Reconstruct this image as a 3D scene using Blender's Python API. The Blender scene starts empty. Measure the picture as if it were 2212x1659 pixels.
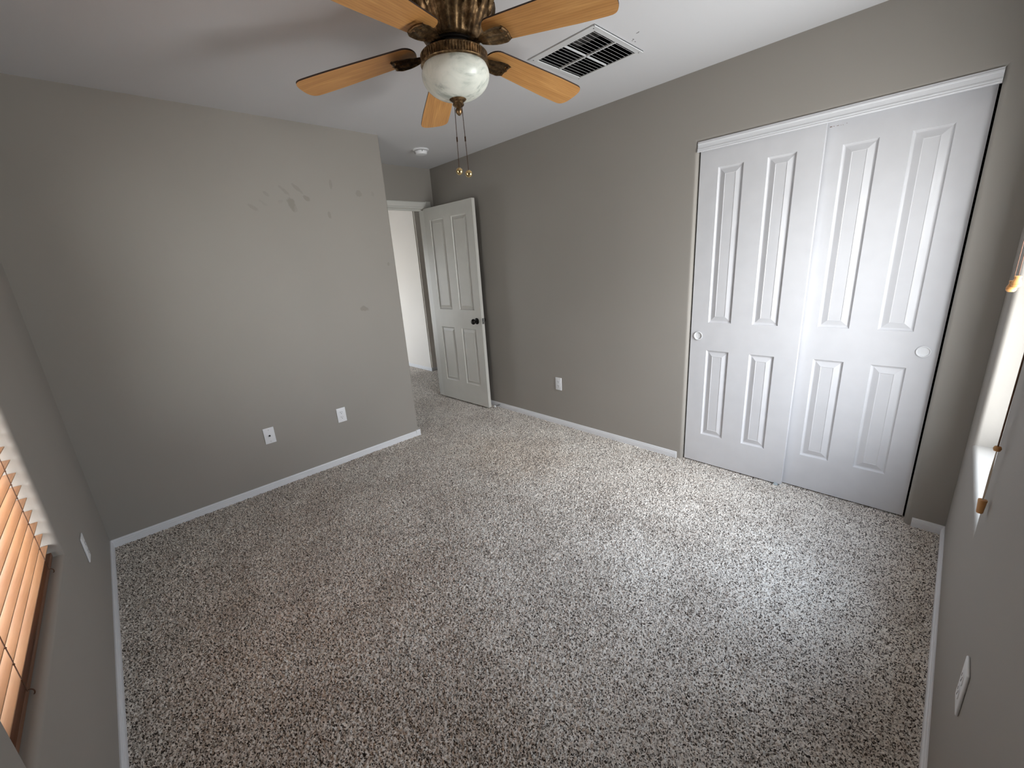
import bpy, bmesh, math, random
import numpy as np
from mathutils import Vector, Matrix
random.seed(7)
PI = math.pi
S = bpy.context.scene
C = S.collection

# ------------------------------------------------------------------ camera
CAMP = Vector((3.20237, 0.30231, 1.45258))
YAW, PITCH, ROLL, FPX = 2.389651, -0.281922, -0.0671498, 901.372
fw = Vector((math.cos(PITCH)*math.cos(YAW), math.cos(PITCH)*math.sin(YAW), math.sin(PITCH)))
rt0 = Vector((math.sin(YAW), -math.cos(YAW), 0)); up0 = rt0.cross(fw)
rt = math.cos(ROLL)*rt0 + math.sin(ROLL)*up0
up = -math.sin(ROLL)*rt0 + math.cos(ROLL)*up0
cd = bpy.data.cameras.new('camera'); cam = bpy.data.objects.new('camera', cd); C.objects.link(cam)
M = Matrix((rt, up, -fw)).transposed().to_4x4(); M.translation = CAMP
cam.matrix_world = M
cd.sensor_fit = 'HORIZONTAL'; cd.sensor_width = 36.0; cd.lens = FPX/2212*36; cd.clip_start = 0.02; cd.clip_end = 200
S.camera = cam

# ------------------------------------------------------------------ view, world, daylight
S.view_settings.view_transform = 'Standard'; S.view_settings.look = 'None'
S.view_settings.gamma = 1.0; S.view_settings.use_curve_mapping = False
S.view_settings.exposure = 0.06
S.cycles.use_denoising = True
S.cycles.max_bounces = 12; S.cycles.diffuse_bounces = 8
S.cycles.sample_clamp_indirect = 6.0
SKY = 9.0; GROUND = 11.0; EAST = 1.3; SOUTH = 0.70
# hazy sun glow and an added eastern lobe that brightens the carpet: direction, strength, tightness
GLOWS = [((.62, -.68, .37), 7.2, 9.0), ((.90, -.14, .44), 18.0, 18.0)]
w = bpy.data.worlds.new('daylight'); S.world = w; w.use_nodes = True
nt = w.node_tree; nt.nodes.clear()
tc = nt.nodes.new('ShaderNodeTexCoord'); sx = nt.nodes.new('ShaderNodeSeparateXYZ')
rp = nt.nodes.new('ShaderNodeValToRGB'); bg = nt.nodes.new('ShaderNodeBackground'); ow = nt.nodes.new('ShaderNodeOutputWorld')
mr = nt.nodes.new('ShaderNodeMapRange'); mr.inputs['From Min'].default_value = -1; mr.inputs['From Max'].default_value = 1
nt.links.new(tc.outputs['Generated'], sx.inputs[0]); nt.links.new(sx.outputs['Z'], mr.inputs['Value'])
nt.links.new(mr.outputs[0], rp.inputs[0])
e = rp.color_ramp.elements
def col3(c, k): return (c[0]*k, c[1]*k, c[2]*k, 1)
e[0].position = 0.0; e[0].color = col3((0.86, 0.87, 0.86), GROUND/SKY)
e[1].position = 1.0; e[1].color = (0.62, 0.78, 1.0, 1)
a = rp.color_ramp.elements.new(0.49); a.color = col3((0.86, 0.88, 0.88), GROUND/SKY)
a = rp.color_ramp.elements.new(0.53); a.color = (0.88, 0.94, 1.0, 1)
# brighter sky towards +x, added to strengthen light through the right window
me_ = nt.nodes.new('ShaderNodeMapRange'); me_.inputs['From Min'].default_value = 0; me_.inputs['From Max'].default_value = 1
me_.inputs['To Min'].default_value = SKY; me_.inputs['To Max'].default_value = SKY*(1+EAST)
nt.links.new(sx.outputs['X'], me_.inputs['Value'])
ms_ = nt.nodes.new('ShaderNodeMapRange'); ms_.inputs['From Min'].default_value = -1; ms_.inputs['From Max'].default_value = 0
ms_.inputs['To Min'].default_value = 1-SOUTH; ms_.inputs['To Max'].default_value = 1
nt.links.new(sx.outputs['Y'], ms_.inputs['Value'])
mm_ = nt.nodes.new('ShaderNodeMath'); mm_.operation = 'MULTIPLY'
nt.links.new(me_.outputs[0], mm_.inputs[0]); nt.links.new(ms_.outputs[0], mm_.inputs[1]); nt.links.new(mm_.outputs[0], bg.inputs[1])
nt.links.new(rp.outputs[0], bg.inputs[0])
# soft glow of the hazy sun, and the added eastern lobe
gn = nt.nodes.new('ShaderNodeVectorMath'); gn.operation = 'NORMALIZE'; nt.links.new(tc.outputs['Generated'], gn.inputs[0])
last = bg.outputs[0]
for (gdir, gk, gexp) in GLOWS:
    gd = nt.nodes.new('ShaderNodeVectorMath'); gd.operation = 'DOT_PRODUCT'; nt.links.new(gn.outputs[0], gd.inputs[0])
    gd.inputs[1].default_value = Vector(gdir).normalized()
    gx = nt.nodes.new('ShaderNodeMath'); gx.operation = 'MAXIMUM'; gx.inputs[1].default_value = 0; nt.links.new(gd.outputs['Value'], gx.inputs[0])
    gp_ = nt.nodes.new('ShaderNodeMath'); gp_.operation = 'POWER'; gp_.inputs[1].default_value = gexp; nt.links.new(gx.outputs[0], gp_.inputs[0])
    gm = nt.nodes.new('ShaderNodeMath'); gm.operation = 'MULTIPLY'; gm.inputs[1].default_value = gk; nt.links.new(gp_.outputs[0], gm.inputs[0])
    bg2 = nt.nodes.new('ShaderNodeBackground'); bg2.inputs[0].default_value = (1.0, .97, .92, 1); nt.links.new(gm.outputs[0], bg2.inputs[1])
    ad = nt.nodes.new('ShaderNodeAddShader'); nt.links.new(last, ad.inputs[0]); nt.links.new(bg2.outputs[0], ad.inputs[1]); last = ad.outputs[0]
nt.links.new(ad.outputs[0], ow.inputs[0])
def portal(name, loc, rot, sx_, sy_):
    l = bpy.data.lights.new(name, 'AREA'); l.shape = 'RECTANGLE'; l.size = sx_; l.size_y = sy_
    l.cycles.is_portal = True
    o = bpy.data.objects.new(name, l); o.location = loc; o.rotation_euler = rot; C.objects.link(o)
# room sizes (metres)
H = 2.44; XC = 3.3567; YB = 3.0604; YA = 2.0923; XD = -0.7785; WT = 0.112
WC = (2.0, 2.79, 0.592, 2.04)      # window in wall_right: y0,y1,z0,z1
WD = (1.205, 2.146, 0.590, 2.04)   # window in wall_near:  x0,x1,z0,z1
portal('portal_right', (XC+.19, (WC[0]+WC[1])/2, 1.32), (0, PI/2, 0), 1.5, .85)
portal('portal_near', ((WD[0]+WD[1])/2, -.16, 1.32), (-PI/2, 0, 0), 1.0, 1.5)
portal('portal_hall', (-2.9, 1.77, .96), (-PI/2, 0, 0), 1.9, 1.42)

# ------------------------------------------------------------------ materials
def lin(c):
    return tuple(((v/255)/12.92 if v/255 <= .04045 else ((v/255+.055)/1.055)**2.4) for v in c)
class Mat:
    def __init__(s, name, color=(200, 200, 200), rough=.6, metal=0.0, spec=.5, coat=0.0):
        s.m = bpy.data.materials.new(name); s.m.use_nodes = True; s.t = s.m.node_tree; s.t.nodes.clear()
        s.b = s.n('ShaderNodeBsdfPrincipled'); s.o = s.n('ShaderNodeOutputMaterial')
        s.l(s.b.outputs[0], s.o.inputs[0])
        s.b.inputs['Base Color'].default_value = (*lin(color), 1)
        s.b.inputs['Roughness'].default_value = rough; s.b.inputs['Metallic'].default_value = metal
        s.b.inputs['Specular IOR Level'].default_value = spec
        s.b.inputs['Coat Weight'].default_value = coat
    def n(s, t, **k):
        x = s.t.nodes.new(t)
        for a, v in k.items(): setattr(x, a, v)
        return x
    def l(s, a, b): s.t.links.new(a, b)
    def coord(s, scale=(1, 1, 1)):
        tc = s.n('ShaderNodeTexCoord'); mp = s.n('ShaderNodeMapping'); mp.inputs['Scale'].default_value = scale
        s.l(tc.outputs['Object'], mp.inputs[0]); return mp.outputs[0]
    def noise(s, vec, scale, detail=3, rough=.5, dist=0):
        x = s.n('ShaderNodeTexNoise'); x.inputs['Scale'].default_value = scale; x.inputs['Detail'].default_value = detail
        x.inputs['Roughness'].default_value = rough; x.inputs['Distortion'].default_value = dist
        s.l(vec, x.inputs['Vector']); return x.outputs['Fac']
    def ramp(s, fac, stops):
        r = s.n('ShaderNodeValToRGB'); els = r.color_ramp.elements
        while len(els) > 1: els.remove(els[-1])
        els[0].position = stops[0][0]; els[0].color = (*lin(stops[0][1]), 1)
        for p, c in stops[1:]:
            x = els.new(p); x.color = (*lin(c), 1)
        s.l(fac, r.inputs[0]); return r.outputs[0]
    def vramp(s, fac, a, b, va=0., vb=1.):
        r = s.n('ShaderNodeMapRange'); r.inputs['From Min'].default_value = a; r.inputs['From Max'].default_value = b
        r.inputs['To Min'].default_value = va; r.inputs['To Max'].default_value = vb
        s.l(fac, r.inputs[0]); return r.outputs[0]
    def mix(s, fac, a, b, mode='MIX'):
        x = s.n('ShaderNodeMix', data_type='RGBA', blend_type=mode)
        if isinstance(fac, float): x.inputs[0].default_value = fac
        else: s.l(fac, x.inputs[0])
        for v, i in ((a, 6), (b, 7)):
            if isinstance(v, tuple): x.inputs[i].default_value = (*lin(v), 1)
            else: s.l(v, x.inputs[i])
        return x.outputs[2]
    def math(s, op, a, b=None):
        x = s.n('ShaderNodeMath', operation=op)
        for v, i in ((a, 0), (b, 1)):
            if v is None: continue
            if isinstance(v, (int, float)): x.inputs[i].default_value = v
            else: s.l(v, x.inputs[i])
        return x.outputs[0]
    def color(s, out): s.l(out, s.b.inputs['Base Color'])
    def bump(s, h, strength=.3, dist=.002):
        x = s.n('ShaderNodeBump'); x.inputs['Strength'].default_value = strength; x.inputs['Distance'].default_value = dist
        s.l(h, x.inputs['Height']); s.l(x.outputs[0], s.b.inputs['Normal'])

WALLC = (155, 150, 143)
def wall_mat(name, smudges=None, axis=1, base=WALLC, extra=None):
    m = Mat(name, base, .62, spec=.35)
    v = m.coord()
    big = m.noise(v, 1.3, 2)
    c = m.mix(m.vramp(big, .3, .7), tuple(int(x*.985) for x in base), tuple(min(255, int(x*1.012)) for x in base))
    if smudges:
        sp = m.n('ShaderNodeSeparateXYZ'); m.l(v, sp.inputs[0])
        hz = sp.outputs[axis]; hx = sp.outputs[0 if axis == 1 else 1]; z = sp.outputs['Z'] if axis != 2 else None
        wob = m.noise(v, 22, 3)
        tot = None
        for (a, b, ra, rb, tilt, k) in smudges:
            da = m.math('SUBTRACT', hz, a); db = m.math('SUBTRACT', sp.outputs['Z'] if axis == 1 else sp.outputs['X'], b)
            ct, st = math.cos(tilt), math.sin(tilt)
            u_ = m.math('DIVIDE', m.math('ADD', m.math('MULTIPLY', da, ct), m.math('MULTIPLY', db, st)), ra)
            v_ = m.math('DIVIDE', m.math('SUBTRACT', m.math('MULTIPLY', db, ct), m.math('MULTIPLY', da, st)), rb)
            r2 = m.math('ADD', m.math('MULTIPLY', u_, u_), m.math('MULTIPLY', v_, v_))
            r2 = m.math('ADD', r2, m.vramp(wob, .3, .7, -.5, .7))
            f = m.vramp(r2, 1.15, .55, 0, k)
            tot = f if tot is None else m.math('MAXIMUM', tot, f)
        c = m.mix(tot, c, extra or (112, 108, 98))
    m.color(c)
    m.bump(m.noise(v, 140, 2, .5), .12, .0012)
    return m.m
SM = [(1.3762, 1.9315, .028, .046, .35, .42), (1.3085, 1.9401, .02, .014, .5, .12), (1.345, 2.01, .05, .012, -.75, .24), (1.4297, 2.0274, .045, .014, -.8, .26),
      (1.4802, 1.9713, .03, .016, -.5, .36), (1.6645, 2.0717, .012, .035, 0, .26), (1.8658, 2.0223, .024, .026, 0, .28), (1.975, 2.0227, .016, .02, 0, .16),
      (1.6195, 1.8646, .011, .026, .2, .3), (1.765, 1.1814, .036, .02, -.3, .4), (2.0259, 1.509, .01, .015, 0, .3), (1.1331, 1.8994, .035, .014, -.6, .22),
      (1.229, 1.9866, .022, .010, -.8, .2), (1.20, 1.93, .03, .012, -.7, .12)]
M_WL = wall_mat('painted_wall_left', SM)
M_W = wall_mat('painted_wall')
M_HALL = wall_mat('painted_hall_wall', base=(232, 228, 222))  # paler than the other hall walls; daylight brightness put into the colour
CM = [(2.4209, 1.9466, .006, .004, 0, .8), (2.4489, 1.9402, .005, .003, 0, .8), (2.3827, 1.9905, .003, .008, .5, .9), (2.3790, 1.9990, .003, .004, 0, .7), (2.4293, 1.9367, .003, .005, 0, .7)]
def ceil_mat():
    m = Mat('painted_ceiling', (208, 208, 210), .8, spec=.2)
    v = m.coord(); sp = m.n('ShaderNodeSeparateXYZ'); m.l(v, sp.inputs[0]); tot = None
    for (a, b, ra, rb, t, k) in CM:
        u_ = m.math('DIVIDE', m.math('SUBTRACT', sp.outputs['Y'], a), ra); v_ = m.math('DIVIDE', m.math('SUBTRACT', sp.outputs['X'], b), rb)
        r2 = m.math('ADD', m.math('MULTIPLY', u_, u_), m.math('MULTIPLY', v_, v_))
        f = m.vramp(r2, 1.1, .7, 0, k); tot = f if tot is None else m.math('MAXIMUM', tot, f)
    m.color(m.mix(tot, (208, 208, 210), (60, 56, 52)))
    m.bump(m.noise(v, 110, 3, .6), .15, .0015)
    return m.m
M_CEIL = ceil_mat()
def trim_mat(name, c=(226, 227, 230), rough=.38):
    m = Mat(name, c, rough, spec=.5); v = m.coord()
    m.bump(m.noise(v, 60, 2), .05, .001); return m.m
M_TRIM = trim_mat('white_trim_paint')
def door_mat(name, c):
    m = Mat(name, c, .36, spec=.5)
    v = m.coord((160, 160, 7))
    g = m.noise(v, 1.0, 3, .6, .4)
    m.bump(g, .22, .0009)
    m.l(m.vramp(g, .3, .7, .30, .44), m.b.inputs['Roughness'])
    v2 = m.coord(); sp = m.noise(v2, 9, 2)
    m.color(m.mix(m.vramp(sp, .35, .65), tuple(int(x*.985) for x in c), c)); return m.m
M_DOOR = door_mat('white_door_paint', (212, 212, 215))
M_BDOOR = door_mat('dimmed_door_paint', (200, 198, 191))  # white paint darkened and warmed to carry the doorway's dimmer light
M_ENTRY = trim_mat('dimmed_trim_paint', (208, 207, 201))  # white trim toned to match the door, dim light put into its colour
M_DARK = Mat('shade_black', (14, 13, 14), 1.0, spec=.05).m  # near-black stands in for the shade inside closet and duct
M_PLATE = Mat('white_plastic', (232, 233, 235), .35).m
M_GRILLE = Mat('painted_grille', (206, 207, 208), .5).m
M_SLOT = Mat('socket_slot', (40, 36, 34), .6).m
M_SCREW = Mat('nickel_screw', (150, 150, 150), .35, metal=.9).m
M_BRACKET = Mat('white_nylon', (190, 200, 205), .5).m
def bronze():
    m = Mat('aged_bronze', (92, 74, 52), .38, metal=.85)
    v = m.coord(); n1 = m.noise(v, 45, 4, .6)
    m.color(m.ramp(n1, [(.3, (62, 48, 34)), (.52, (112, 88, 60)), (.7, (176, 146, 108))]))
    m.l(m.vramp(n1, .3, .7, .5, .32), m.b.inputs['Roughness']); return m.m
M_BRONZE = bronze()
M_BLACKM = Mat('blackened_metal', (34, 30, 27), .45, metal=.7).m
M_BRASS = Mat('polished_brass', (230, 205, 150), .08, metal=1.0).m
M_CHAIN = Mat('bronze_chain', (70, 48, 34), .4, metal=.8).m
def wood(name, stops, scale, rough, coat=0.):
    m = Mat(name, (180, 120, 60), rough, coat=coat); v = m.coord(scale)
    n1 = m.noise(v, 1.0, 4, .6, .8)
    wv = m.n('ShaderNodeTexWave', wave_type='BANDS', bands_direction='Y'); wv.inputs['Scale'].default_value = .9
    wv.inputs['Distortion'].default_value = 5; wv.inputs['Detail'].default_value = 2; m.l(v, wv.inputs[0])
    f = m.math('ADD', m.math('MULTIPLY', n1, .88), m.math('MULTIPLY', wv.outputs['Fac'], .12))
    m.color(m.ramp(f, stops)); m.bump(f, .05, .0005); return m.m
M_BLADE = wood('oak_blade', [(.25, (178, 124, 68)), (.5, (198, 144, 84)), (.75, (214, 162, 100))], (3, 34, 34), .42)
M_BEDGE = Mat('dark_blade_edge', (52, 34, 24), .5).m
def slat_mat():
    m = Mat('basswood_slat', (196, 140, 92), .36); v = m.coord((4, 60, 60))
    n1 = m.noise(v, 1, 4, .6)
    m.color(m.ramp(n1, [(.25, (166, 122, 84)), (.5, (190, 144, 104)), (.8, (208, 166, 126))])); return m.m
M_SLAT = slat_mat()
def slatd():
    m = Mat('walnut_rail', (110, 68, 42), .4); v = m.coord((4, 60, 60))
    m.color(m.ramp(m.noise(v, 1, 4, .6), [(.25, (78, 46, 28)), (.8, (128, 82, 52))])); return m.m
M_RAIL = slatd()
M_CORD = Mat('brown_cord', (92, 62, 44), .8).m
M_CORDW = Mat('pale_cord', (196, 180, 160), .8).m
def tassel_mat():
    m = Mat('turned_wood', (206, 148, 88), .45); v = m.coord((60, 60, 14))
    m.color(m.ramp(m.noise(v, 1, 3), [(.3, (178, 118, 62)), (.7, (222, 168, 106))])); return m.m
M_TASSEL = tassel_mat()
def marble():
    m = Mat('alabaster_glass', (228, 230, 218), .3, spec=.5)
    v = m.coord(); n1 = m.noise(v, 9, 5, .6, 1.5); n2 = m.noise(v, 5, 3, .5, .6)
    c = m.ramp(n1, [(.36, (168, 176, 166)), (.48, (222, 226, 216)), (.62, (238, 240, 230))])
    c = m.mix(m.vramp(n2, .45, .62), c, (238, 240, 230))
    m.color(c)
    m.b.inputs['Subsurface Weight'].default_value = .35; m.b.inputs['Subsurface Radius'].default_value = (.05, .05, .05)
    m.b.inputs['Subsurface Scale'].default_value = .5
    return m.m
M_BOWL = marble()
def glass():
    m = Mat('window_glass', (255, 255, 255), 0.0)
    t = m.n('ShaderNodeBsdfTransparent'); g = m.n('ShaderNodeBsdfGlossy'); g.inputs['Roughness'].default_value = .02
    mx = m.n('ShaderNodeMixShader'); mx.inputs[0].default_value = .05
    m.l(t.outputs[0], mx.inputs[1]); m.l(g.outputs[0], mx.inputs[2]); m.l(mx.outputs[0], m.o.inputs[0])
    return m.m
M_GLASS = glass()
M_VINYL = Mat('white_vinyl', (225, 226, 226), .4).m
def filt():
    m = Mat('dusty_filter', (120, 116, 112), .9); v = m.coord()
    m.color(m.ramp(m.noise(v, 40, 5, .7), [(.35, (26, 24, 24)), (.5, (80, 78, 76)), (.7, (120, 117, 112))])); return m.m
M_FILTER = filt()
def carpet():
    m = Mat('flecked_carpet', (120, 110, 100), 1.0, spec=.05)
    v = m.coord()
    vo = m.n('ShaderNodeTexVoronoi'); vo.inputs['Scale'].default_value = 300; m.l(m.coord((1, 1, .3)), vo.inputs['Vector'])
    sp = m.n('ShaderNodeSeparateColor'); m.l(vo.outputs['Color'], sp.inputs[0])
    c = m.ramp(sp.outputs[0], [(0, (50, 43, 38)), (.22, (114, 104, 96)), (.40, (218, 208, 197)), (.65, (248, 240, 230)), (1, (255, 251, 244))])
    # warm patches: window light painted near the doorway, then a brown stain
    spc = m.n('ShaderNodeSeparateXYZ'); m.l(v, spc.inputs[0]); wob = m.noise(v, 7, 3)
    def patch(x, y, rx, ry, k):
        a = m.math('DIVIDE', m.math('SUBTRACT', spc.outputs[0], x), rx); b = m.math('DIVIDE', m.math('SUBTRACT', spc.outputs[1], y), ry)
        r2 = m.math('ADD', m.math('ADD', m.math('MULTIPLY', a, a), m.math('MULTIPLY', b, b)), m.vramp(wob, .3, .7, -.4, .4))
        return m.vramp(r2, 1.3, .1, 0, k)
    c = m.mix(patch(.95, 2.35, .55, .38, .16), c, (235, 205, 165), 'MULTIPLY')  # warm tone of window light put into the carpet colour
    c = m.mix(patch(1.05, .42, .16, .10, .22), c, (140, 112, 70), 'MULTIPLY')
    lowf = m.noise(v, 3.0, 4, .6, .7)
    m.color(m.mix(m.vramp(lowf, .38, .62, .0, .30), c, (184, 174, 166), 'MULTIPLY'))
    m.b.inputs['Sheen Weight'].default_value = .2
    return m.m
M_CARPET = carpet()

# ------------------------------------------------------------------ helpers
def obj(name, bm, mat, parent=None, smooth=None, loc=None):
    bmesh.ops.recalc_face_normals(bm, faces=bm.faces)
    me = bpy.data.meshes.new(name); bm.to_mesh(me); bm.free()
    mats = mat if isinstance(mat, (list, tuple)) else [mat]
    for q in mats: me.materials.append(q)
    if smooth is not None:
        for p in me.polygons: p.use_smooth = True
        try: me.set_sharp_from_angle(angle=math.radians(smooth))
        except Exception: pass
    o = bpy.data.objects.new(name, me); C.objects.link(o)
    if parent: o.parent = parent
    if loc is not None: o.location = loc
    return o
def struct(name, bm, mat, parent=None, smooth=None, label=None):
    o = obj(name, bm, mat, parent, smooth)
    if parent is None: o['kind'] = 'structure'
    if label: o['label'] = label
    return o
def thing(name, label, cat, loc=(0, 0, 0), rot=(0, 0, 0), group=None):
    o = bpy.data.objects.new(name, None); C.objects.link(o); o.location = loc; o.rotation_euler = rot
    o.empty_display_size = .05
    o['label'] = label; o['category'] = cat
    if group: o['group'] = group
    return o
def tag(o, label, cat, group=None):
    o['label'] = label; o['category'] = cat
    if group: o['group'] = group
def box(bm, a, b, bev=0, seg=2, mi=0):
    r = bmesh.ops.create_cube(bm, size=1)
    vs = r['verts']
    for v in vs:
        v.co = Vector([(a[i]+b[i])/2 + v.co[i]*(b[i]-a[i]) for i in range(3)])
    fs = list({f for v in vs for f in v.link_faces})
    for f in fs: f.material_index = mi
    if bev:
        es = list({e for v in vs for e in v.link_edges})
        bmesh.ops.bevel(bm, geom=es, offset=bev, segments=seg, affect='EDGES', profile=.5)
    return bm
def nb(): return bmesh.new()
def lathe(bm, prof, n=48, fn=None, cx=0, cy=0, cap=True):
    rows = []
    for i, (r, z) in enumerate(prof):
        row = []
        for k in range(n):
            a = 2*PI*k/n; rr = r if fn is None else fn(r, z, a, i)
            row.append(bm.verts.new((cx+rr*math.cos(a), cy+rr*math.sin(a), z)))
        rows.append(row)
    for i in range(len(rows)-1):
        for k in range(n):
            bm.faces.new((rows[i][k], rows[i][(k+1) % n], rows[i+1][(k+1) % n], rows[i+1][k]))
    if cap:
        for row in (rows[0], rows[-1]):
            try: bm.faces.new(row)
            except Exception: pass
    return bm
def tube(bm, pts, r, n=8):
    pts = [Vector(p) for p in pts]; rows = []
    for i, p in enumerate(pts):
        d = (pts[min(i+1, len(pts)-1)] - pts[max(i-1, 0)]).normalized()
        x = d.orthogonal().normalized() if i == 0 else (px - d*px.dot(d)).normalized()
        px = x; y = d.cross(x); rr = r[i] if isinstance(r, (list, tuple)) else r
        rows.append([bm.verts.new(p + (x*math.cos(2*PI*k/n) + y*math.sin(2*PI*k/n))*rr) for k in range(n)])
    for i in range(len(rows)-1):
        for k in range(n): bm.faces.new((rows[i][k], rows[i][(k+1) % n], rows[i+1][(k+1) % n], rows[i+1][k]))
    bm.faces.new(rows[0]); bm.faces.new(rows[-1]); return bm
def prism(bm, outline, fn):
    """outline 2D points, fn(p,k) -> 3D, k 0/1 for the two ends"""
    a = [bm.verts.new(fn(p, 0)) for p in outline]; b = [bm.verts.new(fn(p, 1)) for p in outline]; n = len(a)
    for i in range(n): bm.faces.new((a[i], a[(i+1) % n], b[(i+1) % n], b[i]))
    bm.faces.new(a); bm.faces.new(b[::-1]); return bm
def slab(u0, u1, v0, v1, holes, fn, t, bevel=.016, extra_bevel=None):
    """wall slab in (u,v) with rectangular holes; fn(u,v,w) -> xyz, w=0 room face, w=t back. Hole rims rounded."""
    bm = nb()
    us = sorted({u0, u1, *[h[0] for h in holes], *[h[1] for h in holes]}); vs = sorted({v0, v1, *[h[2] for h in holes], *[h[3] for h in holes]})
    us = [u for u in us if u0 <= u <= u1]; vs = [v for v in vs if v0 <= v <= v1]
    def solid(i, j):
        if not (0 <= i < len(us)-1 and 0 <= j < len(vs)-1): return False
        cu, cv = (us[i]+us[i+1])/2, (vs[j]+vs[j+1])/2
        return not any(h[0] < cu < h[1] and h[2] < cv < h[3] for h in holes)
    V = {}
    def vert(i, j, w):
        k = (i, j, w)
        if k not in V: V[k] = bm.verts.new(fn(us[i], vs[j], 0 if w == 0 else t))
        return V[k]
    rim = []
    for i in range(len(us)-1):
        for j in range(len(vs)-1):
            if not solid(i, j): continue
            for w_ in (0, 1): bm.faces.new([vert(i, j, w_), vert(i+1, j, w_), vert(i+1, j+1, w_), vert(i, j+1, w_)])
            for (di, dj, p, q) in ((-1, 0, (i, j), (i, j+1)), (1, 0, (i+1, j), (i+1, j+1)), (0, -1, (i, j), (i+1, j)), (0, 1, (i, j+1), (i+1, j+1))):
                if not solid(i+di, j+dj):
                    bm.faces.new([vert(*p, 0), vert(*q, 0), vert(*q, 1), vert(*p, 1)])
                    if 0 <= i+di < len(us)-1 and 0 <= j+dj < len(vs)-1: rim.append((V[(*p, 0)], V[(*q, 0)]))
    if extra_bevel:
        for (p, q) in extra_bevel:
            a_ = Vector(p); b_ = Vector(q)
            for e_ in bm.edges:
                if all(abs((v.co-a_).cross(b_-a_).length) < 1e-5 for v in e_.verts): rim.append(tuple(e_.verts))
    bmesh.ops.recalc_face_normals(bm, faces=bm.faces)
    es = [bm.edges.get(r) for r in rim]; es = [x for x in set(es) if x]
    if es and bevel: bmesh.ops.bevel(bm, geom=es, offset=bevel, segments=5, affect='EDGES', profile=.5)
    return bm

# ------------------------------------------------------------------ shell
bm = slab(-.12, H, -.115, YA, [], lambda u, v, w_: (-w_, v, u), -XD+WT, .014, extra_bevel=[((0, YA, -.12), (0, YA, H))])
struct('wall_left', bm, M_WL, smooth=30, label='taupe wall with faint smudges and a free outer corner')
bm = slab(-.89-1.6, XC+.12, -.12, H, [(-.89-1.6, -.89, -.12, H), (2.0075, 3.2065, -.12, 2.068)], lambda u, v, w_: (u, YB+w_, v), WT, .019)
struct('wall_back', bm, M_W, smooth=30)
bm = slab(-.115, YB, -.12, H, [WC], lambda u, v, w_: (XC+w_, u, v), .18, .018)
struct('wall_right', bm, M_W, smooth=30)
bm = slab(0, XC, -.12, H, [WD], lambda u, v, w_: (u, -w_, v), .15, .018)
struct('wall_near', bm, M_W, smooth=30)
bm = slab(YA, YB, -.12, H, [(2.166, 2.957, -.12, 2.053)], lambda u, v, w_: (XD-w_, u, v), WT, 0)
struct('wall_entry', bm, M_W, smooth=30)
# ceiling with the return-air opening
VX0, VX1, VY0, VY1 = 1.522, 1.898, 2.176, 2.560
bm = slab(-4.6, XC+.15, -.3, 5.0, [(VX0, VX1, VY0, VY1)], lambda u, v, w_: (u, v, H+w_), .1, 0)
struct('ceiling', bm, M_CEIL)
# hall beyond the door
HX, HY = -1.965, 3.545
bm = nb(); box(bm, (-4.6, HY, -.12), (HX, 5.0, H)); bmesh.ops.bevel(bm, geom=[e_ for e_ in bm.edges if all(abs(v.co.x-HX) < 1e-5 and abs(v.co.y-HY) < 1e-5 for v in e_.verts)], offset=.014, segments=4, affect='EDGES')
struct('wall_hall_far', bm, M_HALL, smooth=30)
bm = nb(); box(bm, (HX, 4.88, -.12), (-.6, 5.0, H)); struct('wall_hall_end', bm, M_W)
bm = nb(); box(bm, (-.89, YB+WT, -.12), (-.78, 4.88, H)); struct('wall_hall_side', bm, M_W)
bm = nb(); box(bm, (-4.7, 1.75, -.12), (-4.6, 5.0, H)); struct('wall_hall_left', bm, M_W)
bm = slab(-4.6, XD-WT, -.12, H, [(-3.8, -2.0, .30, 1.62)], lambda u, v, w_: (u, 1.9-w_, v), .1, .012)  # unseen window opening, placed and sized to light the hall's far wall
struct('wall_hall_window', bm, M_HALL, smooth=30)

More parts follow.
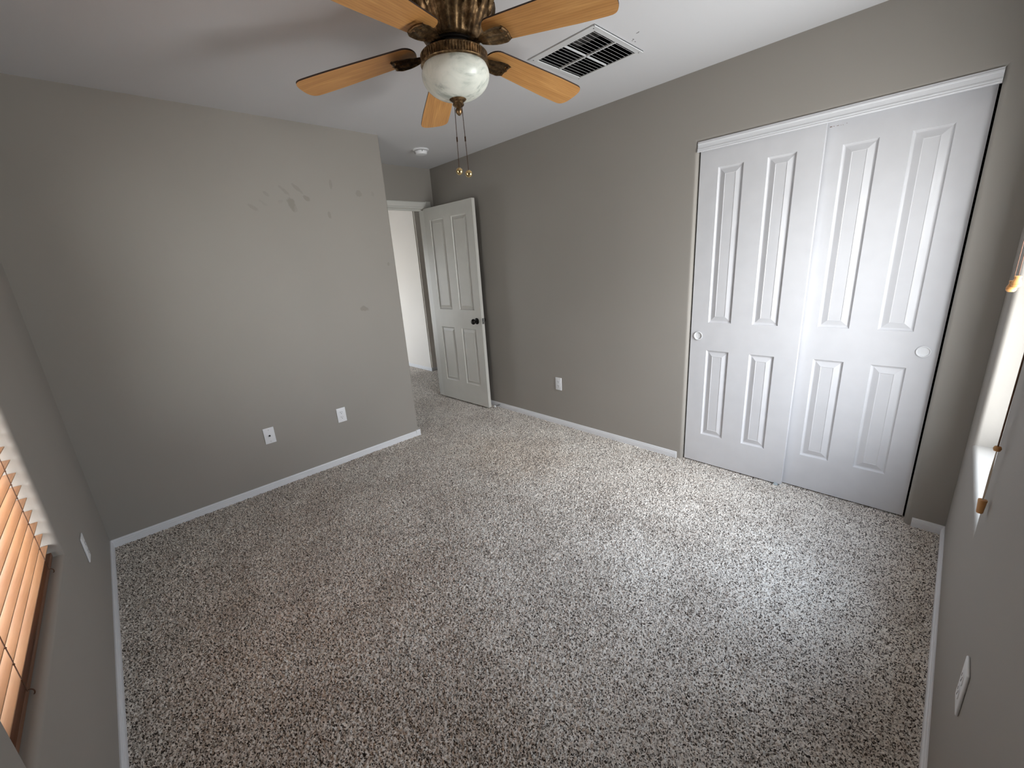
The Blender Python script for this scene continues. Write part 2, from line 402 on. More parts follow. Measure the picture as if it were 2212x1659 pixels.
# carpet: real relief, one random tuft height per cell
def carpet_grid(name, x0, x1, y0, y1, st):
    nx = int(round((x1-x0)/st))+1; ny = int(round((y1-y0)/st))+1
    rng = np.random.default_rng(5)
    X, Y = np.meshgrid(np.linspace(x0, x1, nx), np.linspace(y0, y1, ny), indexing='ij')
    # long soft waves of pile lean
    def lowf(k, seed):
        r_ = np.random.default_rng(seed); g = r_.normal(size=(k, k))
        gx = np.linspace(0, k-1.001, nx); gy = np.linspace(0, k-1.001, ny)
        ix = gx.astype(int); iy = gy.astype(int); fx = (gx-ix)[:, None]; fy = (gy-iy)[None, :]
        fx = fx*fx*(3-2*fx); fy = fy*fy*(3-2*fy)
        return (g[ix][:, iy]*(1-fx)*(1-fy)+g[ix+1][:, iy]*fx*(1-fy)+g[ix][:, iy+1]*(1-fx)*fy+g[ix+1][:, iy+1]*fx*fy)
    L1 = lowf(9, 1)*.6+lowf(22, 2)*.4
    hgt = rng.beta(1.7, 1.5, size=(nx, ny)); Z = hgt*.0130-.0100 + L1*.0008
    LX = lowf(13, 3)*.6+lowf(31, 4)*.4; LY = lowf(12, 6)*.6+lowf(29, 7)*.4
    X = X + rng.uniform(-.42, .42, size=X.shape)*st + LX*hgt*.0030; Y = Y + rng.uniform(-.42, .42, size=Y.shape)*st + LY*hgt*.0030
    co = np.stack([X, Y, Z], -1).reshape(-1, 3).astype(np.float32)
    i = np.arange(nx-1)[:, None]*ny+np.arange(ny-1)[None, :]
    q = np.stack([i, i+ny, i+ny+1, i+1], -1).reshape(-1, 4)
    me = bpy.data.meshes.new(name); me.vertices.add(len(co)); me.vertices.foreach_set('co', co.ravel())
    me.loops.add(q.size); me.loops.foreach_set('vertex_index', q.ravel().astype(np.int32))
    me.polygons.add(len(q)); me.polygons.foreach_set('loop_start', np.arange(0, q.size, 4, dtype=np.int32))
    me.polygons.foreach_set('loop_total', np.full(len(q), 4, dtype=np.int32))
    me.polygons.foreach_set('use_smooth', np.ones(len(q), dtype=bool))
    me.update(calc_edges=True); me.materials.append(M_CARPET)
    o = bpy.data.objects.new(name, me); C.objects.link(o); return o
fl = carpet_grid('floor', -0.95, XC+.012, -.012, YB+.09, .0038)
h2 = carpet_grid('floor_hall', -4.6, -0.95, 1.88, 4.95, .007); h2['kind'] = 'structure'; h2['label'] = 'flecked carpet of the hall'
fl['kind'] = 'structure'; fl['label'] = 'grey-brown flecked cut-pile carpet'
bm = nb(); box(bm, (-4.6, -.3, -.12), (XC+.15, 5.0, -.012)); struct('floor_base', bm, M_CARPET)

# closet interior
bm = nb()
for a_, b_ in (((1.88, YB+WT, -.012), (1.98, 3.75, H)), ((3.24, YB+WT, -.012), (3.34, 3.75, H)), ((1.88, 3.75, -.012), (3.34, 3.85, H))): box(bm, a_, b_)
struct('wall_closet', bm, M_DARK)

# ------------------------------------------------------------------ baseboards
BH = .0465
BP = [(0, -.01), (.0115, -.01), (.0115, .020), (.0105, .0215), (.0115, .023), (.0115, .0275), (.0100, .029), (.0100, .0335), (.0075, .035), (.0075, .040), (.005, BH-.001), (.0035, BH), (0, BH)]
def baseboard(name, p, q, n):
    p = Vector((*p, 0)); q = Vector((*q, 0)); n = Vector((*n, 0)); bm = nb()
    prism(bm, BP, lambda c, k: (p if k == 0 else q) + n*c[0] + Vector((0, 0, c[1])))
    return struct(name, bm, M_TRIM)
baseboard('baseboard_left', (0, 0), (0, YA-.012), (1, 0))
b2 = nb(); box(b2, (-.012, YA-.030, -.01), (.0135, YA+.0125, .053), .003); struct('baseboard_corner_block', b2, M_TRIM)['kind'] = 'structure'
baseboard('baseboard_alcove', (XD, YA), (-.012, YA), (0, 1))
baseboard('baseboard_back', (XD, YB), (1.972, YB), (0, -1))
baseboard('baseboard_closet_side', (3.236, YB), (XC, YB), (0, -1))
baseboard('baseboard_right', (XC, 0), (XC, YB), (-1, 0))
baseboard('baseboard_near', (0, 0), (XC, 0), (0, 1))
baseboard('baseboard_hall', (-4.6, HY), (HX+.011, HY), (0, -1))
baseboard('baseboard_hall_return', (HX, HY-.011), (HX, 4.88), (1, 0))
for o in list(C.objects):
    if o.name.startswith('baseboard'): o['kind'] = 'structure'

# ------------------------------------------------------------------ doors
def panel_sheet(bm, w_, z0, z1, panels, y, sgn):
    """moulded face in the xz plane at depth y, recess towards +sgn*y"""
    xs = sorted({0, w_, *[p[0] for p in panels], *[p[1] for p in panels]}); zs = sorted({z0, z1, *[p[2] for p in panels], *[p[3] for p in panels]})
    rings = [(0, 0), (.002, .005), (.007, .0095), (.011, .0105), (.014, .0100), (.040, .0015), (.0425, .0030)]
    for i in range(len(xs)-1):
        for j in range(len(zs)-1):
            c = ((xs[i]+xs[i+1])/2, (zs[j]+zs[j+1])/2)
            pn = [p for p in panels if p[0] < c[0] < p[1] and p[2] < c[1] < p[3]]
            if not pn:
                bm.faces.new([bm.verts.new((X, y, Z)) for X, Z in ((xs[i], zs[j]), (xs[i+1], zs[j]), (xs[i+1], zs[j+1]), (xs[i], zs[j+1]))])
            else:
                p = pn[0]; prev = None
                for (ins, dep) in rings:
                    cur = [bm.verts.new((X, y+sgn*dep, Z)) for X, Z in ((p[0]+ins, p[2]+ins), (p[1]-ins, p[2]+ins), (p[1]-ins, p[3]-ins), (p[0]+ins, p[3]-ins))]
                    if prev:
                        for k in range(4): bm.faces.new((prev[k], prev[(k+1) % 4], cur[(k+1) % 4], cur[k]))
                    prev = cur
                bm.faces.new(prev)
def panel_door(w_, z0, z1, t, panels, both=False):
    bm = nb(); panel_sheet(bm, w_, z0, z1, panels, 0, 1)
    if both: panel_sheet(bm, w_, z0, z1, panels, t, -1)
    else: bm.faces.new([bm.verts.new(c) for c in ((0, t, z0), (w_, t, z0), (w_, t, z1), (0, t, z1))])
    for (a_, b_) in (((0, z0), (w_, z0)), ((w_, z0), (w_, z1)), ((w_, z1), (0, z1)), ((0, z1), (0, z0))):
        bm.faces.new([bm.verts.new(c) for c in ((a_[0], 0, a_[1]), (b_[0], 0, b_[1]), (b_[0], t, b_[1]), (a_[0], t, a_[1]))])
    bmesh.ops.remove_doubles(bm, verts=bm.verts, dist=1e-5)
    bmesh.ops.recalc_face_normals(bm, faces=bm.faces)
    return bm
def finger_pull(x, z, parent):
    b = nb()
    prof = [(.0275, .000), (.0278, -.0016), (.0262, -.0026), (.0235, -.0020), (.0225, .0), (.0222, .004)]
    lathe(b, [(r, zz) for r, zz in prof], 40, cap=False)
    rows = [(.0222, .004), (.015, .0052), (.0, .0055)]
    lathe(b, rows[:2], 40); bmesh.ops.remove_doubles(b, verts=b.verts, dist=1e-5)
    for v in b.verts: v.co = Vector((v.co.x, v.co.z - .0045, v.co.y))
    return obj('finger_pull', b, M_PLATE, parent, smooth=35, loc=(x, 0, z))
pl = [(.107, .246, .2195, .8165), (.366, .502, .2195, .8165), (.107, .246, 1.0, 1.914), (.366, .502, 1.0, 1.914)]
d1 = thing('door_2', 'left front sliding closet door with four raised panels', 'closet door', (2.0175, 3.085, 0)); d1['kind'] = 'structure'
obj('door_leaf', panel_door(.6165, .006, 2.064, .028, pl), M_DOOR, d1)
finger_pull(.050, .9094, d1)
d2 = thing('door_3', 'right rear sliding closet door with four raised panels', 'closet door', (2.5975, 3.125, 0)); d2['kind'] = 'structure'
obj('door_leaf', panel_door(.601, .006, 2.062, .028, [(a_, b_, c_, d_) for a_, b_, c_, d_ in [(.107, .246, .2195, .8165), (.361, .498, .2195, .8165), (.107, .246, 1.0, 1.911), (.361, .498, 1.0, 1.911)]]), M_DOOR, d2)
finger_pull(.5475, .9055, d2)
# rust coloured scrapes at the top of the rear door
b = nb()
for (x_, z_, w_, h_) in ((2.640, 2.0005, .010, .0032), (2.654, 2.0015, .006, .0016), (2.668, 2.0005, .010, .0016), (2.684, 1.9995, .003, .0016), (2.692, 1.999, .003, .0016), (2.706, 2.003, .004, .0014)):
    box(b, (x_-2.5975, -.0004, z_), (x_+w_-2.5975, .0004, z_+h_), .0003, 1)
obj('paint_chip', b, Mat('rust_scrape', (110, 76, 54), .8).m, d2)
# header board over the closet
b = nb()
hp = [(0, 2.012), (.016, 2.012), (.018, 2.016), (.0150, 2.0195), (.0150, 2.0235), (.0175, 2.0245), (.0160, 2.029), (.0135, 2.031), (.0120, 2.050), (.0150, 2.0525), (.0150, 2.058), (.0125, 2.061), (.0105, 2.0675), (0, 2.0675)]
prism(b, hp, lambda c, k: (2.0085 if k == 0 else 3.2055, 3.079-c[0]-.008, c[1]))
struct('trim_1', b, M_TRIM, label='white moulded header board over the closet doors')
b = nb(); box(b, (2.0085, 3.079, 2.0665), (3.2055, 3.165, 2.0675)); struct('trim_3', b, M_TRIM)
# closet floor guide
b = nb(); box(b, (2.595, 3.074, -.004), (2.618, 3.118, .004), .001); box(b, (2.598, 3.0765, .0), (2.612, 3.080, .017), .001)
g = obj('door_guide', b, M_BRACKET); tag(g, 'small pale plastic floor guide under the closet doors', 'door guide')

# bedroom door, standing open
hinge = Vector((-.7585, 2.912, 0)); ang = math.atan2(2.9355-2.912, .012+.7585)
d3 = thing('door_1', 'white four-panel bedroom door standing open', 'door', hinge, (0, 0, ang)); d3['kind'] = 'structure'
DW = .770
pb = [(.098, .322, .232, .831), (.446, .672, .232, .831), (.098, .322, 1.024, 1.929), (.446, .672, 1.024, 1.929)]
obj('door_leaf', panel_door(DW, .016, 2.046, .035, pb, True), M_BDOOR, d3)
def knob(side):
    b = nb(); s_ = -1 if side == 0 else 1
    prof = [(.0, 0), (.031, 0), (.032, .002), (.0305, .006), (.024, .009), (.012, .011), (.0105, .024), (.012, .032), (.020, .036), (.0265, .044), (.0275, .052), (.024, .060), (.016, .0655), (.0, .067)]
    lathe(b, prof, 36)
    bmesh.ops.remove_doubles(b, verts=b.verts, dist=1e-5)
    for v in b.verts: v.co = Vector((v.co.x, s_*v.co.z, v.co.y))
    return obj('door_knob', b, M_BLACKM, d3, smooth=40, loc=(.700, 0 if side == 0 else .035, .9178))
k_ = knob(0); k_['label'] = 'dark bronze round door knob'; knob(1)
b = nb(); box(b, (DW-.0005, .005, .89), (DW+.0012, .030, .948), .0005); box(b, (DW+.001, .011, .910), (DW+.012, .024, .928), .002)
l_ = obj('latch', b, M_SCREW, d3); l_['label'] = 'brushed metal latch plate and bolt'
for zz in (.25, 1.03, 1.83):
    b = nb(); lathe(b, [(.0, zz-.045), (.0055, zz-.045), (.0055, zz+.045), (0, zz+.045)], 12)
    for v in b.verts: v.co.x -= .004; v.co.y += .041
    obj('hinge', b, M_BRACKET, d3, smooth=40)
# entry frame: jambs, stop and casing
b = nb()
JX0, JX1 = XD-WT-.003, XD+.001
box(b, (JX0, 2.166, -.01), (JX1, 2.184, 2.053), .001); box(b, (JX0, 2.944+.002, -.01), (JX1, 2.957, 2.053), .001); box(b, (JX0, 2.166, 2.0485), (JX1, 2.957, 2.0620), .001)
box(b, (JX0+.03, 2.184, 2.037), (JX1-.037, 2.944, 2.049), .001)
struct('trim_2', b, M_ENTRY, label='white jamb of the bedroom doorway')
b = nb()
cp = [(0, 0), (.013, 0), (.0165, .004), (.0165, .012), (.013, .020), (.015, .034), (.0165, .050), (.0165, .060), (.012, .066), (.0, .068)]
def casing(p, q, outd):
    p = Vector(p); q = Vector(q); outd = Vector(outd)
    bb = nb(); prism(bb, cp, lambda c, k: (p if k == 0 else q) + outd*c[1] + Vector((c[0], 0, 0))); return bb
struct('trim_4', casing((XD, 2.952, -.01), (XD, 2.952, 2.121), (0, 1, 0)), M_ENTRY, label='white door casing beside the back wall')
struct('trim_5', casing((XD, 2.10, 2.051), (XD, 2.953, 2.051), (0, 0, 1)), M_ENTRY, label='white head casing over the bedroom doorway')
# door stop on the back baseboard
b = nb(); pts = []
for i in range(160):
    t = i/159; a_ = t*2*PI*13; r_ = .0065-.002*t
    pts.append((r_*math.cos(a_), -.011-.062*t, .0+r_*math.sin(a_)))
tube(b, pts, .0011, 6)
st = thing('door_stop', 'small spring door stop on the baseboard behind the open door', 'door stop', (.055, YB, .026))
obj('spring', b, M_SCREW, st, smooth=60)
b = nb(); lathe(b, [(0, 0), (.008, 0), (.009, .004), (.009, .010), (.006, .013), (0, .013)], 16)
for v in b.verts: v.co = Vector((v.co.x, -.071-v.co.z, v.co.y))
obj('rubber_tip', b, M_PLATE, st, smooth=40)

# ------------------------------------------------------------------ ceiling fan
FX, FY = 1.695, 1.520
fan = thing('ceiling_fan', 'five-blade ceiling fan with oak blades, bronze housing and marbled glass bowl', 'ceiling fan', (FX, FY, H))
def flute(r, z, a, i): return r*(1+.035*abs(math.sin(a*14))**.7*(1 if -.155 < z < -.012 else 0))
hz = [(.132, 0), (.150, -.004), (.158, -.012), (.161, -.03), (.160, -.045), (.153, -.065), (.143, -.085), (.131, -.105), (.119, -.125), (.110, -.140), (.1035, -.150), (.100, -.156), (.06, -.158)]
obj('housing', lathe(nb(), hz, 112, flute), M_BRONZE, fan, smooth=50)
for k in range(14):   # leaf ornaments round the top of the housing
    a_ = 2*PI*k/14+.11; b = nb()
    prof_ = [(0, -.092), (.006, -.086), (.012, -.070), (.0165, -.048), (.0165, -.034), (.0125, -.022), (.006, -.014), (0, -.012)]
    def rad_(z): 
        for (r0, z0_), (r1, z1_) in zip(hz[:-1], hz[1:]):
            if z1_ <= z <= z0_: return r0+(r1-r0)*(z-z0_)/(z1_-z0_)
        return .15
    rows_ = []
    for (w_, z_) in prof_:
        row_ = []
        for q in range(7):
            u_ = q/3-1; rr = rad_(z_)*1.030+.0075*(1-u_*u_)+(.004 if q == 3 else 0)*(w_ > 0); ta = a_+u_*w_/.155
            row_.append(b.verts.new((rr*math.cos(ta), rr*math.sin(ta), z_)))
        rows_.append(row_)
    for r_ in range(len(rows_)-1):
        for q in range(6): b.faces.new((rows_[r_][q], rows_[r_][q+1], rows_[r_+1][q+1], rows_[r_+1][q]))
    bmesh.ops.solidify(b, geom=list(b.faces), thickness=.004)
    obj('leaf_ornament', b, M_BRONZE, fan, smooth=60)
obj('motor_hub', lathe(nb(), [(.05, -.150), (.086, -.152), (.090, -.158), (.090, -.166), (.083, -.170), (.083, -.186), (.088, -.190), (.088, -.196), (.05, -.197)], 64), M_BLACKM, fan, smooth=40)
def gear(r, z, a, i):
    return r + (.0034*(math.sin(a*72) > -.2)-.0024 if 4 <= i <= 5 else 0)
gp = [(.06, -.192), (.122, -.192), (.128, -.194), (.1315, -.198), (.1300, -.202), (.1285, -.222), (.1300, -.226), (.1330, -.229), (.1320, -.232), (.1250, -.234), (.10, -.234)]
obj('fitter_ring', lathe(nb(), gp, 576, gear), M_BRONZE, fan, smooth=30)
bp = [(.1205, -.228)]
for i in range(1, 22):
    t = i/21
    if t < .25: bp.append((.1205+.0125*math.sin(t/.25*PI/2), -.228-.036*t/.25))
    else:
        u_ = (t-.25)/.75*PI/2; bp.append((.133*math.cos(u_)**.92, -.264-.083*math.sin(u_)))
bp[-1] = (.004, -.347)
obj('glass_bowl', lathe(nb(), bp, 72), M_BOWL, fan, smooth=60)
fp = [(.010, -.334), (.034, -.337), (.0355, -.341), (.034, -.345), (.026, -.351), (.021, -.354), (.0205, -.359), (.0225, -.361), (.0225, -.365), (.017, -.370), (.009, -.372), (.009, -.374), (.0125, -.378), (.0140, -.384), (.0130, -.390), (.009, -.396), (.004, -.4005), (.0005, -.402)]
obj('finial', lathe(nb(), fp, 36), M_BRONZE, fan, smooth=40)
def blade_bm(R0=.155, R1=.66, t=.006):
    b = nb(); out = []
    n = 14
    def hw(s_): return .057+.016*min(1, s_/.8)
    # outline starting at root
    rr = .045
    for i in range(n+1):
        a_ = PI/2+PI*i/n; out.append((R0+rr+rr*math.cos(a_)*1.0, .057*math.sin(a_)))
    out = out[::-1]  # from -y to +y side via root
    pts = [(x, y) for x, y in out]
    right = []
    for i in range(1, 9): s_ = i/8; right.append((R0+rr+(R1-.05-R0-rr)*s_, hw(s_)))
    tip = []
    for i in range(1, 17):
        a_ = PI/2-PI*i/17; c_ = math.cos(a_); tip.append((R1-.052+.052*(abs(c_)**.62), 0.073*(1 if math.sin(a_) > 0 else -1)*abs(math.sin(a_))**.75))
    left = [(x, -y) for x, y in right[::-1]]
    loop = pts + right + tip + left
    cs = []
    for z in (0, t):
        cs.append([b.verts.new((x, y, z)) for x, y in loop])
    m_ = len(loop)
    for i in range(m_):
        f = b.faces.new((cs[0][i], cs[0][(i+1) % m_], cs[1][(i+1) % m_], cs[1][i])); f.material_index = 1
    b.faces.new(cs[0]); b.faces.new(cs[1][::-1])
    return b
def iron_bm():
    """leaf shaped blade bracket under the blade, curling edge"""
    b = nb(); nu, nv = 22, 13; g_ = []
    for i in range(nu+1):
        u_ = i/nu; x = .082+.168*u_
        if u_ < .25: hw = .013+.004*math.sin(u_/.25*PI)
        else:
            s_ = (u_-.25)/.75; hw = .014+.031*math.sin(min(1, s_*1.25)*PI/2)*(1-.42*max(0, s_-.8)/.2)
        row = []
        for j in range(nv+1):
            v_ = j/nv*2-1
            scal = 1+.05*math.cos(v_*6) if u_ > .8 else 1
            z = -.010-.012*u_*(1-u_)*2 - .010*(1-v_*v_)**.5*(.6+.4*u_) - .006*abs(v_)**3*(u_ > .3)
            z += .0025*math.cos(v_*3*PI)*(1 if u_ > .2 else 0)
            row.append(b.verts.new((x*scal if u_ > .8 else x, v_*hw+.004*math.sin(u_*PI)*0, z)))
        g_.append(row)
    for i in range(nu):
        for j in range(nv): b.faces.new((g_[i][j], g_[i+1][j], g_[i+1][j+1], g_[i][j+1]))
    r_ = bmesh.ops.solidify(b, geom=list(b.faces), thickness=-.006)
    # raised lip at the outer end
    tube(b, [(.250+.003*math.cos(q/6*PI-PI/2), -.030+.010*q, -.018+.004*math.sin(q/6*PI)) for q in range(7)], .006, 8)
    return b
blade0 = iron0 = None
BL = [(219.2, 2.1925, 1), (291.2, 2.205, 8), (12.0, 2.220, -14), (83.3, 2.200, -10), (153.6, 2.180, -8)]
for k, (deg, ztip, pitch) in enumerate(BL):
    zr = 2.29; droop = math.atan2(zr-ztip, .66)
    rotm = Matrix.Rotation(math.radians(deg), 4, 'Z') @ Matrix.Rotation(droop, 4, 'Y')
    base = Matrix.Translation((0, 0, zr-H)) @ rotm
    if blade0 is None:
        bl = blade0 = obj('blade', blade_bm(), [M_BLADE, M_BEDGE], fan)
        ir = iron0 = obj('blade_bracket', iron_bm(), M_BRONZE, fan, smooth=50)
    else:
        bl = blade0.copy(); C.objects.link(bl); ir = iron0.copy(); C.objects.link(ir)
    bl.matrix_local = base @ Matrix.Rotation(math.radians(pitch), 4, 'X')
    ir.matrix_local = base @ Matrix.Rotation(math.radians(pitch*.8), 4, 'X')
for sx_, zb in ((-.028, 1.837), (.033, 1.817)):
    b = nb(); x0 = sx_*.75; p0 = Vector((x0, -.003, -.366)); p1 = Vector((sx_, -.003, zb-H+.014))
    n = 46
    for i in range(n):
        r_ = bmesh.ops.create_icosphere(b, subdivisions=1, radius=.0022)
        bmesh.ops.translate(b, verts=r_['verts'], vec=p0.lerp(p1, i/(n-1)))
    tube(b, [p0, p1], .0009, 5)
    q = p0.lerp(p1, .52); tube(b, [q+Vector((0, 0, .009)), q-Vector((0, 0, .009))], .0030, 8)
    ch = obj('pull_chain', b, M_CHAIN, fan)
    b = nb(); bmesh.ops.create_uvsphere(b, u_segments=28, v_segments=16, radius=.0145); bmesh.ops.translate(b, verts=b.verts, vec=p1-Vector((0, 0, .013)))
    x_ = obj('pull_ball', b, M_BRASS, ch, smooth=180); x_['label'] = 'shiny brass ball pull'

# ------------------------------------------------------------------ return-air grille in the ceiling
gr = thing('return_air_grille', 'square white return air grille in the ceiling beside the fan', 'vent', (1.7165, 2.358, H))
ox0, ox1, oy0, oy1 = -.2045, .2010, -.2105, .2095
ix0, ix1, iy0, iy1 = -.1805, .1685, -.168, .187
b = nb()
def fr(b, x0, x1, y0, y1): box(b, (x0, y0, -.006), (x1, y1, -.0005), .0012, 2)
fr(b, ox0, ox1, oy0, iy0); fr(b, ox0, ox1, iy1, oy1); fr(b, ox0, ix0, iy0, iy1); fr(b, ix1, ox1, iy0, iy1)
box(b, (ox1-.004, oy0, -.010), (ox1, oy1, -.0005), .001)
obj('frame', b, M_GRILLE, gr)
NL = 15
for k in range(NL):
    if k == 7: continue
    x = ix0+(ix1-ix0)*(k+.5)/NL
    b = nb(); box(b, (-.0009, iy0, -.0028), (.0009, iy1, .0028), 0)
    for v in b.verts:
        if v.co.z > 0: v.co.x -= .0075
    o = obj('louver', b, M_PLATE, gr, loc=(x, 0, .001))
b = nb(); box(b, (ix0, .004, -.0055), (ix1, .014, .003), .001); obj('crossbar', b, M_GRILLE, gr)
b = nb(); xm = ix0+(ix1-ix0)*.5; box(b, (xm-.0028, iy0, -.0055), (xm+.0028, iy1, .003), .001); obj('crossbar', b, M_GRILLE, gr)
for (x, y) in ((ox0+.017, oy0+.02), (ox1-.02, oy0+.02), (ox1-.018, oy1-.014), (ox0+.013, oy1-.016)):
    b = nb(); lathe(b, [(0, 0), (.0035, 0), (.0028, -.002), (0, -.0022)], 12); obj('screw', b, M_SCREW, gr, smooth=40, loc=(x, y, -.0055))
b = nb()
for a_, b_ in (((-.194, -.1815, .0005), (-.182, .2015, .30)), ((.170, -.1815, .0005), (.181, .2015, .30)), ((-.182, -.1815, .0005), (.170, -.170, .30)), ((-.182, .1885, .0005), (.170, .2015, .30)), ((-.182, -.170, .29), (.170, .1885, .30))): box(b, a_, b_)
du = obj('duct_box', b, M_DARK, gr); du['label'] = 'dark duct opening behind the louvers'
b = nb(); box(b, (ix0+.001, iy0+.004, .14), (-.01, iy1-.004, .15)); 
fi = obj('air_filter', b, M_FILTER, gr); fi['label'] = 'dusty grey filter behind the louvers'

# ------------------------------------------------------------------ smoke detector
sd = thing('smoke_detector', 'round white smoke detector on the ceiling near the doorway', 'smoke detector', (-.186, 2.581, H))
obj('mounting_plate', lathe(nb(), [(.03, -.0002), (.070, -.0002), (.0705, -.004), (.066, -.009), (.056, -.011), (.03, -.0112)], 56), M_PLATE, sd, smooth=35)
obj('shadow_gap', lathe(nb(), [(.03, -.011), (.051, -.011), (.051, -.0145), (.03, -.0145)], 40), M_SLOT, sd, smooth=35)  # dark ring; the shade of the gap is put into its colour
b = nb(); lathe(b, [(.03, -.0145), (.054, -.0145), (.0545, -.018), (.052, -.030), (.048, -.038), (.042, -.0405), (.016, -.042), (.0, -.042)], 56)
obj('cover', b, M_PLATE, sd, smooth=35)
b = nb(); box(b, (.0495, -.022, -.026), (.0540, -.019, -.016), 0); obj('status_slot', b, M_SLOT, sd)

# ------------------------------------------------------------------ outlets and wall plates
def plate(t, w_=.070, h_=.115, holes=()):
    b = nb(); box(b, (-w_/2, -.0058, -h_/2), (w_/2, 0, h_/2), .0028, 3)
    return obj('wall_plate', b, M_PLATE, t, smooth=35)
def duplex(label, loc, rz):
    t = thing('wall_outlet', label, 'outlet', loc, (0, 0, rz), 'duplex outlets low on the walls'); plate(t)
    for s_ in (1, -1):
        b = nb(); zc = s_*.0195
        out = []
        for i in range(28):
            a_ = 2*PI*i/28; x = .0172*math.cos(a_); z = max(-.0135, min(.0135, .0172*math.sin(a_))); out.append((x, z))
        prism(b, out, lambda c, k: (c[0], -.0052-.0022*k, zc+c[1]))
        rc = obj('receptacle', b, M_PLATE, t)
        b = nb(); box(b, (-.0078, -.0078, zc+.000), (-.0054, -.0070, zc+.0085)); box(b, (.0054, -.0078, zc+.001), (.0074, -.0070, zc+.0075))
        lathe_b = nb(); lathe(b, [(0, 0), (.0027, 0), (.0027, .0008), (0, .0008)], 12)
        vs = b.verts[:] if False else [v for v in b.verts][-48:]
        for v in vs: v.co = Vector((v.co.x, -.0078+v.co.z, zc-.0072+v.co.y))
        lathe_b.free()
        obj('slot', b, M_SLOT, rc)
    b = nb(); lathe(b, [(0, 0), (.0026, 0), (.0022, .0012), (0, .0014)], 12)
    for v in b.verts: v.co = Vector((v.co.x, -.0056-v.co.z, v.co.y))
    obj('screw', b, M_PLATE, t, smooth=40)
    return t
# local -y faces the room
duplex('white outlet on the smudged left wall beside the free corner', (0, 1.439, .3925), PI/2)
duplex('white outlet on the back wall between open door and closet', (.8670, YB, .386), 0)
duplex('white outlet at lower left between the blind and the room corner, seen edge-on', (.817, 0, .4145), PI)
duplex('white outlet at far right low on the right wall, seen edge-on', (XC, 1.474, .482), -PI/2)
t = thing('cable_jack', 'white wall plate with one coaxial jack on the smudged left wall', 'wall jack', (0, .9225, .3945), (0, 0, PI/2)); plate(t)
b = nb(); lathe(b, [(0, 0), (.0062, 0), (.0062, .003), (.0047, .003), (.0047, .010), (.0, .010)], 6)
for v in b.verts: v.co = Vector((v.co.x, -.0056-v.co.z, v.co.y))
obj('coax_connector', b, M_BLACKM, t)
for s_ in (1, -1):
    b = nb(); lathe(b, [(0, 0), (.0026, 0), (.0022, .0012), (0, .0014)], 12)
    for v in b.verts: v.co = Vector((v.co.x, -.0056-v.co.z, v.co.y+s_*.0415))
    obj('screw', b, M_SCREW, t, smooth=40)

# ------------------------------------------------------------------ windows
def window(name, fn, u0, u1, z0, z1, d0, d1, label):
    """vinyl slider set back in the opening: fn(u,w,z) -> xyz, w depth"""
    t = bpy.data.objects.new(name, None); C.objects.link(t); t['kind'] = 'structure'; t['label'] = label
    def fb(parts):
        b = nb()
        for (ua, ub, wa, wb, za, zb) in parts:
            p = fn(ua, wa, za); q = fn(ub, wb, zb)
            box(b, tuple(min(p[i], q[i]) for i in range(3)), tuple(max(p[i], q[i]) for i in range(3)), .002, 1)
        return b
    F = .045; zm = (z0+z1)/2
    obj('window_frame', fb([(u0, u1, d0, d1, z0, z0+F), (u0, u1, d0, d1, z1-F, z1), (u0, u0+F, d0, d1, z0, z1), (u1-F, u1, d0, d1, z0, z1)]), M_VINYL, t)
    obj('window_sash', fb([(u0+F, u1-F, d0+.005, d1-.02, zm-.02, zm+.02)]), M_VINYL, t)
    obj('window_pane', fb([(u0+F, u1-F, (d0+d1)/2-.002, (d0+d1)/2+.002, z0+F, z1-F)]), M_GLASS, t)
window('window_1', lambda u, w_, z: (XC+w_, u, z), WC[0], WC[1], WC[2], WC[3], .125, .175, 'window recess in the right wall behind hanging blind cords')
window('window_2', lambda u, w_, z: (u, -w_, z), WD[0], WD[1], WD[2], WD[3], .098, .148, 'window in the near wall behind the blind at lower left')

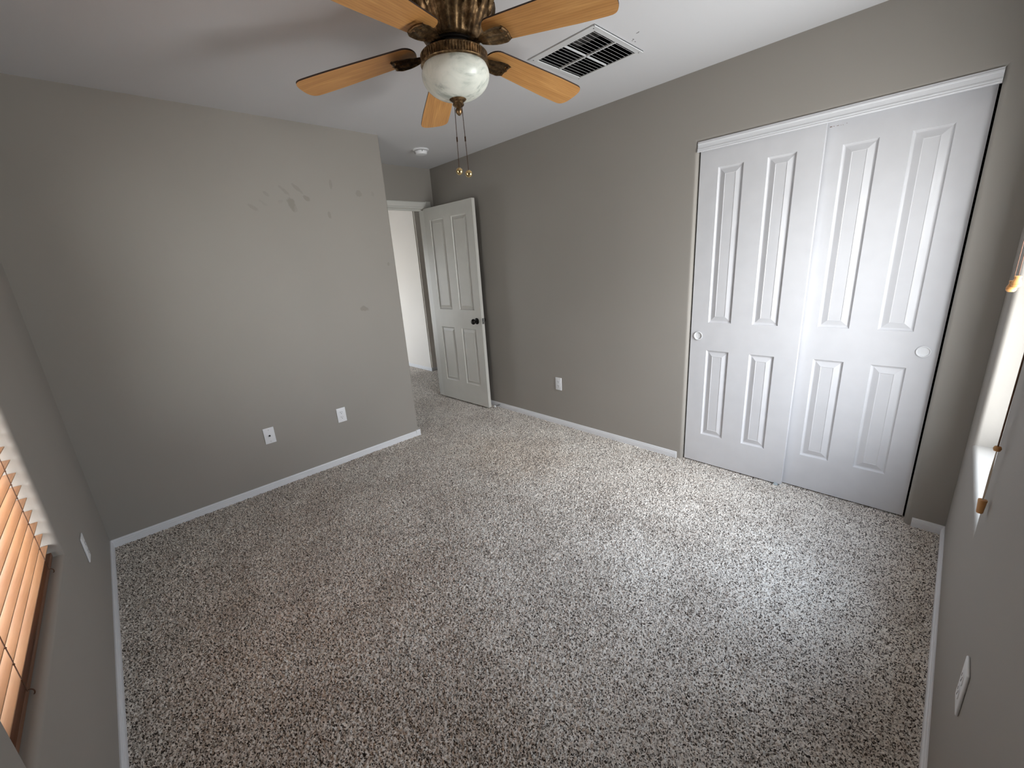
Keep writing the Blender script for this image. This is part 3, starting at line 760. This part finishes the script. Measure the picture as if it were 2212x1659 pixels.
# ------------------------------------------------------------------ blinds (local x along the window, -y into the room side => w=+ depth)
def blind(label, loc, rz, L, ztop, zbot, cords, y0=.026, stack=0, th=5):
    """origin at one lower end of the opening, x along the wall, +y towards the glass"""
    t = thing('window_blind', label, 'blind', loc, (0, 0, rz), 'wooden window blinds')
    SW, TH, PIT = .050, .0028, .0455
    b = nb(); box(b, (0, y0-.002, ztop-.045), (L, y0+.05, ztop), .002); obj('headrail', b, M_RAIL, t)
    b = nb(); box(b, (0, y0-.001, zbot), (L, y0+SW, zbot+.018), .003, 2); obj('bottom_rail', b, M_RAIL, t)
    sb = nb(); th = math.radians(th)
    out = []
    for i in range(9):
        u_ = i/8; out.append(((u_-.5)*SW, .0022*(1-(2*u_-1)**2)+TH/2))
    out += [(x, z-TH) for x, z in out[::-1]]
    prism(sb, out, lambda c, k: (.0 if k == 0 else L, c[0]*math.cos(th)+c[1]*math.sin(th), -c[0]*math.sin(th)+c[1]*math.cos(th)))
    s0 = obj('slat', sb, M_SLAT, t, smooth=40); zs = []
    z = zbot+.018+.004
    for q in range(stack): zs.append(z+.0035*q)
    z = (zs[-1] if zs else zbot+.0) + PIT*.95
    while z < ztop-.06: zs.append(z); z += PIT
    for i, zz in enumerate(zs):
        s_ = s0 if i == 0 else s0.copy()
        if i: C.objects.link(s_)
        s_.location = (0, y0+SW/2, zz)
    for cx in cords:
        for yy in (y0-.0015, y0+SW+.0015):
            b = nb(); pts = [(cx+.0008*math.sin(i*1.9), yy, zbot+.012+(ztop-.05-zbot)*i/60) for i in range(61)]; tube(b, pts, .0011, 5)
            for zz in zs:
                r_ = bmesh.ops.create_icosphere(b, subdivisions=1, radius=.0022); bmesh.ops.translate(b, verts=r_['verts'], vec=(cx, yy, zz+.001))
            obj('ladder_cord', b, M_CORD, t)
        if y0 < .05:
            b = nb(); pts = [(cx+.002, y0-.002-.008*math.sin(i/14*PI*1.35), zbot+.010-.010*(1-math.cos(i/14*PI*1.35))+.004) for i in range(15)]; tube(b, pts, .0013, 6); obj('cord_loop', b, M_CORD, t)
    return t
blD = blind('tan wooden slat blind at lower left, lowered to the sill', (WD[1]-.003, 0, 0), PI, WD[1]-WD[0]-.006, 2.03, .593, (.239, .817))
blC = blind('tan wooden blind drawn up at far right, its cords and tassels hanging down', (XC, WC[1]-.004, 0), -PI/2, WC[1]-WC[0]-.008, 2.03, 1.865, (.12, .68), y0=.030, stack=26, th=2)
def hang(parent, lx, ly, ztop, zb, shape, lab, spread=0, cm=None):
    b = nb()
    if spread:
        for s_ in (-1, 0, 1): tube(b, [(lx+s_*.0016, ly, zb+.16), (lx+s_*.003, ly+.0012*s_, zb+.08), (lx+s_*.002, ly+.001*s_, zb)], .0008, 5)
        b3 = nb()
        for s_ in (-1.5, -.5, .5, 1.5): tube(b3, [(lx+s_*.0024, ly+.004*abs(s_), ztop), (lx+s_*.0024, ly+.001, (ztop+zb)/2), (lx+s_*.001, ly, zb+.155)], .0016, 6)
        obj('lift_cord', b3, M_CORD, parent)
    else: tube(b, [(lx, ly, ztop), (lx, ly, zb)], .0011, 5)
    c_ = obj('pull_cord', b, cm or M_CORD, parent)
    b = nb(); lathe(b, shape, 24); x_ = obj('tassel', b, M_TASSEL, c_, smooth=35, loc=(lx, ly, zb)); x_['label'] = lab
acorn = [(.002, .002), (.0095, .001), (.0100, -.002), (.0082, -.006), (.0085, -.010), (.0120, -.017), (.0140, -.024), (.0140, -.0255), (.0132, -.026), (.0132, -.0272), (.0140, -.0278), (.0125, -.034), (.0085, -.038), (.002, -.0385)]
cork = [(.002, .001), (.0088, .001), (.0092, -.002), (.0088, -.004), (.0068, -.036), (.0060, -.038), (.001, -.038)]
# local x runs towards -Y from y=2.786, local y towards +X
hang(blC, 2.786-2.655, -.0125, 1.985, 1.275, acorn, 'turned wooden acorn tassel')
hang(blC, 2.786-2.640, -.0045, 1.985, 1.292, acorn, 'turned wooden acorn tassel')
hang(blC, 2.786-1.858, -.0135, 1.985, .765, cork, 'tapered wooden cord tassel', spread=1, cm=M_CORDW)
b = nb(); lathe(b, [(.001, .008), (.006, .006), (.008, 0), (.006, -.006), (.001, -.008)], 16)
obj('cord_joiner', b, M_TASSEL, blC, smooth=50, loc=(2.786-1.858, -.0135, .915))
